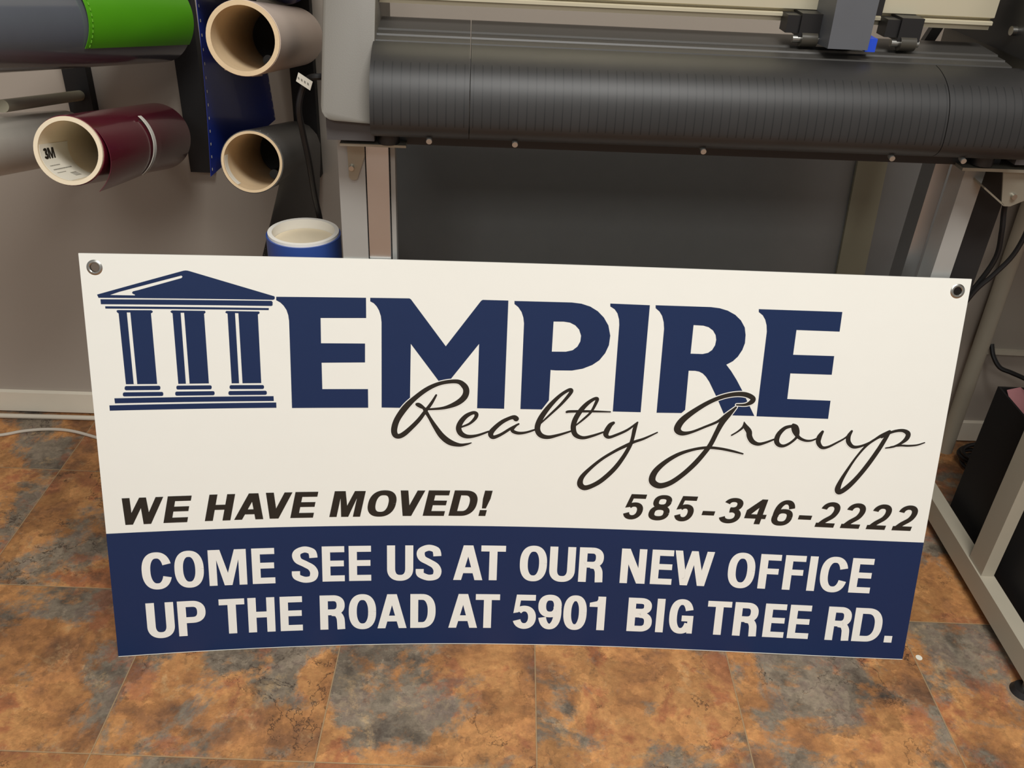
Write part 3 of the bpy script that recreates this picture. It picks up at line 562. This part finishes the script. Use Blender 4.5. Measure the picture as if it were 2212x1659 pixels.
# stand legs and brackets
for i, (a0, a1, b0, b1, g0, g1) in enumerate(((.347, .381, .3825, .411, .4125, .4185), (1.169, 1.197, 1.147, 1.1675, 1.140, 1.145))):
    bm = nb(); box(bm, (a0, .1775, .0), (a1, .215 if i == 0 else .212, .757), F)
    leg = link('stand_leg', bm, LEGM, cut, bevel=.0012)
    bm = nb(); box(bm, (b0, .180 if i == 0 else .215, .0), (b1, .215 if i == 0 else .25, .757), F); link('leg_profile', bm, ALU, leg, bevel=.005 if i else .0008, smooth=True, label='bright aluminium profile')
    if i == 0: bm = nb(); box(bm, (g0, .19, .0), (g1, .215, .757), F); link('leg_flange', bm, LEGM, leg, bevel=.0006)
    else: bm = nb(); box(bm, (1.1985, .195, .0), (1.246, .200, .757), F); link('side_cover', bm, BLACKM, leg, label='black cover strip beside the leg')
bm = nb(); box(bm, (.357, .130, .7595), (.437, .25, .7625), F); bk = link('bracket', bm, ZINC, cut, bevel=.0006)
prism_pts = [(.3595, .7595), (.3815, .7595), (.3815, .733), (.371, .703), (.368, .7015), (.364, .7015), (.3605, .705)]
link('gusset', prism(nb(), prism_pts, .1735, .1765, order='sz'), ZINC, bk)
link('bolt', cyl(nb(), F(.3645, .1735, .718), F(.3645, .169, .718), .0032), NICKEL, bk, smooth=True)
bm = nb(); box(bm, (1.137, .130, .7565), (1.262, .25, .7605), F); bk = link('bracket', bm, ZINC, cut, bevel=.0006)
link('gusset', prism(nb(), [(1.196, .7565), (1.256, .7565), (1.242, .719), (1.222, .7085), (1.214, .7085), (1.209, .713)], .139, .1412, order='sz'), ZINC, bk)
bm = nb(); hexa(bm, [F(*p) for p in ((1.179, .139, .731), (1.213, .139, .7085), (1.218, .176, .7085), (1.183, .176, .731), (1.179, .139, .7335), (1.213, .139, .711), (1.218, .176, .711), (1.183, .176, .7335))])
link('gusset_lip', bm, ZINC, bk)
link('bolt', cyl(nb(), F(1.221, .139, .7225), F(1.221, .135, .7225), .0035), NICKEL, bk, smooth=True)
for s in (.415, 1.165):
    link('levelling_knob', cyl(nb(), F(s, .140, .7625), F(s, .140, .7745), .013), BLACKP, cut, smooth=True)

# ------------------------------------------------------------------ dark panel and pale board against the wall
pt = lambda s: wy((A0+EU*s).x)
bm = nb()
def wallbox(bm, x0, x1, g0, g1, z0, z1, dx=0.0, lean=0.0):
    hexa(bm, [V(p) for p in ((x0, wy(x0)-g1-lean, z0), (x1, wy(x1)-g1-lean, z0), (x1, wy(x1)-g0-lean, z0), (x0, wy(x0)-g0-lean, z0),
                             (x0+dx, wy(x0)-g1, z1), (x1+dx, wy(x1)-g1, z1), (x1+dx, wy(x1)-g0, z1), (x0+dx, wy(x0)-g0, z1))]); return bm
wallbox(bm, -.235, .83, .002, .010, .0, .76, -.020, .024)
tag(link('plastic_sheet', bm, SHEETD, origin=(.2, 1.55, 0), bevel=.001), 'dark grey satin plastic sheet leaning on the wall under the cutter', 'plastic sheet')
wallbox(nbm := nb(), .668, .7225, .0115, .0195, .0, .76, -.042, .025)
tag(link('board_offcut', nbm, mat('pale_board', srgb(150, 146, 124), 0.55, var=0.03), origin=(.70, 1.56, 0), bevel=.001), 'narrow pale board offcut leaning on the dark plastic sheet near its right edge', 'board')

# ------------------------------------------------------------------ roll rack on the wall and its rolls
rack = thing('roll_rack', 'black wall rack of upright bars carrying vinyl rolls on pegs', 'rack', (-.55, wy(-.55), .54))
for xc in (-.732, -.541, -.350):
    bm = nb(); x0, x1 = xc-.020, xc+.020; wallbox(bm, x0, x1, 0.0005, .022, .545, 1.25); up_ = link('upright', bm, BLACKM, rack, bevel=.0015)
D = V((-.048, .970, -.239)).normalized()
D2 = V((-.05, .982, -.184)).normalized()
def vinyl_roll(label, front, d, length, ro, ri, film_r, film_m, core_m=CARD, inset=0.004, group='vinyl rolls on the wall rack', film_r1=None, jit=0.0, name='vinyl_roll'):
    front = V(front); back = front+d*length
    t = thing(name, label, 'vinyl roll', front, group)
    core = link('core', shell(nb(), front, back, ro, ri, 56, jit=jit), core_m, t, smooth=True)
    film = link('film', shell(nb(), front+d*inset, back-d*.004, film_r, ro, 56, film_r1, jit=jit), film_m, t, smooth=True)
    return t, core, film
def arc_sheet(bm, c0, d, k0, k1, fr, a0, a1, n=24, m=6, th=.0006):
    """sheet on a cylinder: angle a0..a1 (deg, 0=right, 90=up), axial k0..k1, radius fr(angle01, axial01)"""
    d, x, y = basis(d); G = []
    for i in range(n+1):
        row = []
        for j in range(m+1):
            a = R(a0+(a1-a0)*i/n); r = fr(i/n, j/m); row.append(V(c0)+d*(k0+(k1-k0)*j/m)+(x*math.cos(a)+y*math.sin(a))*r)
        G.append(row)
    return sheet(bm, G, th)
MAROON = mat('maroon_film', srgb(90, 18, 36), 0.22, var=0.05, coat=0.3)
SLATEF = mat('charcoal_film', srgb(82, 80, 77), 0.45, var=0.05)
WHITEF = mat('white_film', srgb(206, 188, 174), 0.4, var=0.03)
BLUEF = mat('royal_blue_film', srgb(22, 44, 128), 0.3, var=0.05, coat=0.2)
BLUER = mat('bright_blue_film', srgb(52, 80, 150), 0.32, var=0.04)
GREENF = mat('lime_green_film', srgb(84, 160, 22), 0.35, var=0.05)
SILVER = mat('silver_grey_film', srgb(112, 116, 122), 0.18, 0.35, var=0.04, coat=0.3)
CLEARF = mat('milky_film', srgb(186, 180, 168), 0.25, var=0.05, coat=0.3)
PAPER = mat('label_paper', srgb(226, 222, 208), 0.6, var=0.02)
# maroon roll
fm = (-.562, 1.126, .716)
t, core, film = vinyl_roll('maroon vinyl roll with pale core, white label inside and loose film end', fm, D, .36, .0432, .0378, .0445, MAROON, CARDW, film_r1=.0535)
link('film_flap', arc_sheet(nb(), fm, D, .006, .21, lambda a, k: .0450+.0065*k+(.0150*a**1.3)*(1-k)**.8, 40, -58), MAROON, film, smooth=True)
link('tape_strip', arc_sheet(nb(), fm, D, .165, .178, lambda a, k: .0535+.002*a, 48, -52), PAPER, film, smooth=True, label='pale tape strip')
lab = link('label', arc_sheet(nb(), fm, D, .004, .090, lambda a, k: .0374, 170, 268, th=.0003), PAPER, core, smooth=True, label='white paper label with printed text')
def label_pt(x, y):   # x mm inwards, y mm down the label
    d, bx, by = basis(D); a = R(172)+y/37.4; r = .0370
    return V(fm)+d*(.008+x/1000)+(bx*math.cos(a)+by*math.sin(a))*r
def label_quads(quads):
    bm = nb()
    for q in quads: bm.faces.new([bm.verts.new(label_pt(x, y)) for x, y in q])
    return bm
q3 = []
def m3(ch, x0, w, h, y0, s, t):
    P, Q = glyph(ch, w/h*100, s, t)
    for pl in P: q3.append([(x0+x*h/100, y0+h-y*h/100) for x, y in pl])
    for q in Q: q3.append([(x0+x*h/100, y0+h-y*h/100) for x, y in q])
m3('3', 4, 13, 14, 4, 32, 26); m3('M', 16.5, 19, 14, 4, 30, 20)
link('label_print', label_quads(q3), INK, lab)
ql = []
for row, (x0, x1, h) in enumerate(((6, 34, 1.2), (6, 62, 1.6), (6, 30, 1.1))):
    y = 27+row*6.0; x = x0
    while x < x1:
        w = random.uniform(1, 4.5); ql.append([(x, y), (x+w, y), (x+w, y+h), (x, y+h)]); x += w+.7
for k in range(14):
    ql.append([(38+k*1.3, 43), (38.7+k*1.3, 43), (38.7+k*1.3, 52), (38+k*1.3, 52)])
link('label_print', label_quads(ql), mat('grey_print', srgb(140, 136, 126), 0.6), lab)
# white roll
t, core, film = vinyl_roll('thick white vinyl roll with wide open cardboard core beside the cutter end cap', (-.331, 1.159, .859), D2, .37, .0445, .0388, .0452, WHITEF, CARD, inset=.003, jit=.012)
bm = nb(); hexa(bm, [V(p) for p in ((-.359, 1.161, .8195), (-.324, 1.161, .8128), (-.322, 1.20, .8050), (-.357, 1.20, .8110), (-.359, 1.161, .8201), (-.324, 1.161, .8145), (-.322, 1.20, .8065), (-.357, 1.20, .8118))])
link('loose_end', bm, WHITEF, film, label='loose end of white film under the roll')
# charcoal roll with hanging film
fk = V((-.347, 1.195, .690))
t, core, film = vinyl_roll('charcoal vinyl roll with film hanging down to the sign', fk, D, .34, .0412, .0378, .0425, SLATEF, CARD, inset=.002)
d_, bx, by = basis(D)
G = []
for j in range(9):
    k = .004+.33*j/8; c = fk+D*k; col_ = []
    for a in (80, 55, 30, 8): col_.append(c+(bx*math.cos(R(a))+by*math.sin(R(a)))*.0432)
    for q in range(1, 13):
        f = q/12; col_.append(c+bx*(.0435-.102*f*(1-.75*j/8))+V((0, .125*f*(1-j/8), -.27*f)))
    G.append(col_)
link('hanging_film', sheet(nb(), G), SLATEF, film, smooth=True, label='charcoal film hanging from the roll')
bm = nb()
for q in range(26):
    f = (q+.5)/26; i = f*15; i0 = int(i); P = G[0][i0].lerp(G[0][min(i0+1, 15)], i-i0); P2 = G[1][i0].lerp(G[1][min(i0+1, 15)], i-i0)
    e_ = (P2-P).normalized(); p = P+e_*.006
    box(bm, (-.0006, -.0006, -.0022), (.0016, .0006, .0022), lambda x, y, z: p+e_*x+V((-.0007, -.0009+y, z)))
link('sprocket_marks', bm, mat('pale_dash', srgb(190, 186, 176), 0.6), film)
ROLLINK = link('core_label', arc_sheet(nb(), fk, D, .003, .020, lambda a, k: .0374, 168, 236, th=.0003), PAPER, core, smooth=True)
# royal blue hanging film and its roll above the picture
fb = V((-.343, 1.165, .974))
t, core, film = vinyl_roll('royal blue vinyl roll with a long perforated film hanging beside the white roll', fb, D, .37, .0432, .0381, .0475, BLUEF, CARD, inset=.003)
G = []
for j in range(9):
    k = .03+.335*j/8; c = fb+D*k; col_ = []
    for a in (100, 130, 155, 178): col_.append(c+(bx*math.cos(R(a))+by*math.sin(R(a)))*.0482)
    x_near, x_far = -.392, -.376
    for q in range(1, 11):
        f = q/10; c2 = c+bx*(-.0482-.012*f*f*(1-j/8)+(.016*j/8)*f); c2.z = c.z-(c.z-(.668-.012*j/8))*f; col_.append(c2)
    G.append(col_)
link('hanging_film', sheet(nb(), G), BLUEF, film, smooth=True, label='royal blue film with perforated edges')
for j0, j1 in ((0, 1), (8, 7)):
    bm = nb()
    for q in range(22):
        f = (q+.5)/22; i = f*13; i0 = int(i); P = G[j0][i0].lerp(G[j0][min(i0+1, 13)], i-i0); P2 = G[j1][i0].lerp(G[j1][min(i0+1, 13)], i-i0)
        e_ = (P2-P).normalized(); p = P+e_*.005
        for sgn in (1, -1):
            box(bm, (-.0006, -.0006, -.0018), (.0014, .0006, .0018), lambda x, y, z: p+e_*x+V((.0009*sgn, y, z)))
    link('sprocket_marks', bm, mat('pale_dash', srgb(190, 186, 176), 0.6), film)
# big silver roll, green film draped over it
cb, fbk = V((-.553, 1.527, .804)), V((-.683, 1.069, .878)); DB = (cb-fbk).normalized()
t, core, film = vinyl_roll('fat silver grey glossy vinyl roll at the upper left', fbk, DB, .455, .0445, .0385, .0620, SILVER, CARD, inset=.003)
gf = thing('vinyl_film_sheet', 'lime green vinyl film draped over the silver roll', 'vinyl film', cb+V((0, -.2, .065)))
def gr(a, k): return .0632+.004*math.sin(a*3.1)
link('film', arc_sheet(nb(), fbk, DB, .215, .452, gr, 110, -28), GREENF, gf, smooth=True)
bm = nb(); dd, xx, yy = basis(DB)
for q in range(22):
    a = R(100-(100+24)*q/21); r = .0632+.004*math.sin((110-math.degrees(a))/138*3.1); c = fbk+DB*.221
    P = c+(xx*math.cos(a)+yy*math.sin(a))*r; tg = (-xx*math.sin(a)+yy*math.cos(a)); nn_ = xx*math.cos(a)+yy*math.sin(a)
    box(bm, (-.0018, -.0006, -.0006), (.0018, .0006, .0002), lambda x, y, z: P+tg*x+DB*y+nn_*(z+.0016))
link('sprocket_marks', bm, mat('lime_dash', srgb(112, 178, 50), 0.6), gf)
# milky roll and free peg at the far left
vinyl_roll('milky translucent vinyl roll at the left edge below the silver roll', (-.690, 1.10, .719), D, .33, .0390, .0360, .0405, CLEARF, CARDW)
# pegs in the rack
for p, q, r_ in (((-.730, 1.545, .672), (-.674, 1.20, .748), .0085),):
    link('peg', cyl(nb(), p, q, r_), mat('pale_peg', srgb(176, 170, 146), 0.45), rack, smooth=True, label='pale empty peg')
for c, dd_ in ((fm, D), ((-.331, 1.159, .859), D2), (fk, D), (fb, D), (fbk, DB), ((-.690, 1.10, .719), D)):
    c = V(c); k = (wy(c.x)-.018-c.y)/dd_.y
    link('peg', cyl(nb(), c+dd_*k-V((0, 0, .030)), c+dd_*.14-V((0, 0, .030)), .0070), BLACKP, rack, smooth=True)
    link('core_shade_disc', cyl(nb(), c+dd_*min(k, .235), c+dd_*min(k-.004, .230), .0372, n=40), BLACKM, rack, smooth=True)  # black disc added inside each core to darken its depth
# blue roll standing on the floor
bc = V((-.283, 1.192, 0))
t = thing('vinyl_roll', 'bright blue vinyl roll standing upright behind the sign', 'vinyl roll', bc)
link('core', shell(nb(), bc, bc+V((0, 0, .594)), .0500, .0440, 56), mat('white_core', srgb(236, 232, 222), 0.6), t, smooth=True)
link('film', shell(nb(), bc+V((0, 0, .003)), bc+V((0, 0, .590)), .0525, .0500, 56), BLUER, t, smooth=True)
bm = nb(); cyl(bm, bc+V((0, 0, .575)), bc+V((0, 0, .580)), .0435, n=40); link('end_plug', bm, CARDW, t, label='pale plug inside the core')

# ------------------------------------------------------------------ cables on the left
pc = thing('power_cord', 'black power cord with a white tag hanging beside the charcoal roll', 'cable', (-.27, 1.14, .6))
cord = [F(.345, .30, .80), V((-.245, 1.20, .808)), V((-.263, 1.20, .804)), V((-.273, 1.20, .786)), V((-.278, 1.20, .762)), V((-.277, 1.21, .728)), V((-.274, 1.22, .686)), V((-.274, 1.24, .631)), V((-.272, 1.258, .580)), V((-.273, 1.265, .533)), V((-.27, 1.28, .40)), V((-.265, 1.30, .2)), V((-.262, 1.33, .005))]
link('cord', tube(nb(), cord, .0042), CABLEK, pc, smooth=True)
bm = nb()
hexa(bm, [V(p) for p in ((-.276, 1.188, .8035), (-.2585, 1.188, .7925), (-.2585, 1.1895, .7925), (-.276, 1.1895, .8035), (-.2722, 1.188, .8145), (-.2545, 1.188, .8035), (-.2545, 1.1895, .8035), (-.2722, 1.1895, .8145))])
tg_ = link('tag', bm, PAPER, pc, label='small white tag')
bm = nb()
for k in range(4):
    a = k/4+.08; p = V((-.2745, 1.1876, .8075)).lerp(V((-.2590, 1.1876, .7985)), a)
    box(bm, (0, 0, 0), (.002, .0002, .0028), lambda x, y, z: p+V((x, y, z-x*.6)))
link('tag_print', bm, mat('grey_print', srgb(140, 136, 126), 0.6), tg_)
tag(link('floor_cable', tube(nb(), [(-1.6, 1.40, .004), (-1.25, 1.415, .004), (-1.08, 1.44, .004), (-.995, 1.464, .004), (-.957, 1.481, .004), (-.914, 1.491, .004), (-.867, 1.490, .004), (-.808, 1.472, .004), (-.70, 1.43, .004), (-.5, 1.37, .004)], .0032), CABLEW, smooth=True, origin=(-.9, 1.48, 0)), 'grey white cable curving across the tiles left of the sign', 'cable')
tag(link('cable_conduit', tube(nb(), [(-1.8, 1.508, .0052), (-1.4, 1.518, .0052), (-1.03, 1.530, .0052), (-.84, 1.536, .0052), (-.5, 1.542, .0052), (-.28, 1.547, .0052)], .005), mat('conduit_white', srgb(206, 196, 178), 0.45), smooth=True, origin=(-.9, 1.53, 0)), 'straight white conduit lying along the baseboard', 'conduit')

# ------------------------------------------------------------------ right side: work stand, bin, desk, cables
ws = thing('work_stand', 'pale grey steel stand with floor beam and upright tube at the right edge', 'stand', (.84, 1.15, 0))
bm = nb(); box(bm, (.8335, .885, .022), (.8600, 1.42, .062)); link('foot_beam', bm, STANDM, ws, bevel=.007, smooth=True)
bm = nb(); box(bm, (.8365, 1.112, .060), (.8580, 1.158, .798)); link('upright_tube', bm, STANDM, ws, bevel=.008, smooth=True)
for y in (.925, 1.38):
    a = link('levelling_foot', cyl(nb(), (.840, y, .0), (.840, y, .009), .0195, .015), BLACKP, ws, smooth=True)
    link('stud', cyl(nb(), (.840, y, .009), (.840, y, .024), .005), NICKEL, a, smooth=True)
bn = thing('storage_bin', 'tall black open bin behind the stand beam at the right edge', 'bin', (1.02, 1.15, 0))
bm = nb(); x0, x1, y0, y1, z1, w = .882, 1.16, .97, 1.33, .307, .004
box(bm, (x0, y0, 0), (x0+w, y1, z1)); box(bm, (x1-w, y0, 0), (x1, y1, z1)); box(bm, (x0+w, y0, 0), (x1-w, y0+w, z1)); box(bm, (x0+w, y1-w, 0), (x1-w, y1, z1)); box(bm, (x0+w, y0+w, 0), (x1-w, y1-w, .004))
link('body', bm, BLACKM, bn)
bm = nb(); G = []
for i in range(13):
    G.append([V((.892+.25*i/12, 1.0+.318*j/10, .262+.018*math.sin(i*1.1+j*.7)+.012*math.cos(j*1.3-i*.4)+.022*(j/10))) for j in range(11)])
tag(link('folded_cloth', sheet(nb(), G, .003), mat('pink_cloth', srgb(176, 120, 122), 0.85, bump=0.2), smooth=True, origin=(1.0, 1.15, .25)), 'crumpled pink cloth inside the black bin', 'cloth')
bm.free()
dk = thing('work_desk', 'grey desk with a round leg in front of the back wall at the right', 'desk', (1.2, 1.57, 0))
bm = nb(); cyl(bm, (.978, 1.565, 0), (.958, 1.565, .80), .0155); link('leg', bm, STANDM, dk, smooth=True)
bm = nb(); box(bm, (.972, 1.582, .240), (1.7, 1.592, .80)); link('modesty_panel', bm, mat('desk_laminate', srgb(150, 142, 130), 0.5, var=0.03), dk, bevel=.0015)
bm = nb(); box(bm, (.972, 1.574, .236), (1.7, 1.592, .246)); link('edge_rail', bm, mat('desk_edge', srgb(186, 178, 160), 0.45), dk, bevel=.001)
bm = nb(); box(bm, (.81, .85, .80), (1.7, 1.585, .825)); link('shading_desktop', bm, mat('desk_laminate', srgb(150, 142, 130), 0.5, var=0.03), dk, bevel=.002)  # unseen top, stretched forward and left to shade the wall below
c1_ = tag(link('hanging_cable', tube(nb(), [F(1.255, .30, .775), V((.80, 1.36, .66)), V((.822, 1.40, .61)), V((.832, 1.40, .566)), V((.838, 1.40, .52)), V((.824, 1.40, .47)), V((.80, 1.40, .42)), V((.76, 1.40, .30)), V((.74, 1.42, .12)), V((.80, 1.47, .006))], .0045), CABLEK, smooth=True, origin=(.82, 1.40, .4)), 'thick black cable hanging from the cutter beside the right column', 'cable')
bm = tube(nb(), [F(1.268, .31, .775), V((.872, 1.38, .66)), V((.868, 1.39, .60)), V((.866, 1.39, .56)), V((.858, 1.39, .525)), V((.838, 1.39, .49)), V((.815, 1.39, .455)), V((.79, 1.39, .38)), V((.765, 1.40, .25)), V((.77, 1.44, .10)), V((.83, 1.50, .006))], .0042)
c2_ = thing('hanging_cable', 'black cable with a clear tag looping at the right edge', 'cable', (.85, 1.39, .4)); link('cord', bm, CABLEK, c2_, smooth=True)
bm = nb(); hexa(bm, [V(p) for p in ((.868, 1.384, .548), (.886, 1.384, .53), (.886, 1.385, .53), (.868, 1.385, .548), (.868, 1.384, .572), (.886, 1.384, .552), (.886, 1.385, .552), (.868, 1.385, .572))]); link('tag', bm, PAPER, c2_, label='small pale tag')
tag(link('desk_cable', tube(nb(), [(.995, 1.57, .262), (.998, 1.555, .243), (1.01, 1.54, .226), (1.03, 1.53, .221), (1.06, 1.52, .212), (1.10, 1.50, .196), (1.16, 1.48, .16)], .0045), CABLEK, smooth=True, origin=(1.03, 1.53, .22)), 'black cable drooping below the desk panel', 'cable')
pts = []
for k in range(46):
    a = k*.52; pts.append((1.045+(.062+.006*math.sin(k*.9))*math.cos(a), 1.508+(.040+.005*math.cos(k*.7))*math.sin(a), .006+.0011*k*.7))
tag(link('coiled_cable', tube(nb(), pts, .0042, k=4), CABLEK, smooth=True, origin=(1.04, 1.51, 0)), 'coil of black cable on the floor by the baseboard', 'cable')
tag(link('paper_dot', cyl(nb(), (.6995, .9835, .0003), (.6995, .9835, .0011), .0052), PAPER, origin=(.6995, .9835, 0)), 'small round white paper dot on the tiles by the sign corner', 'paper scrap')
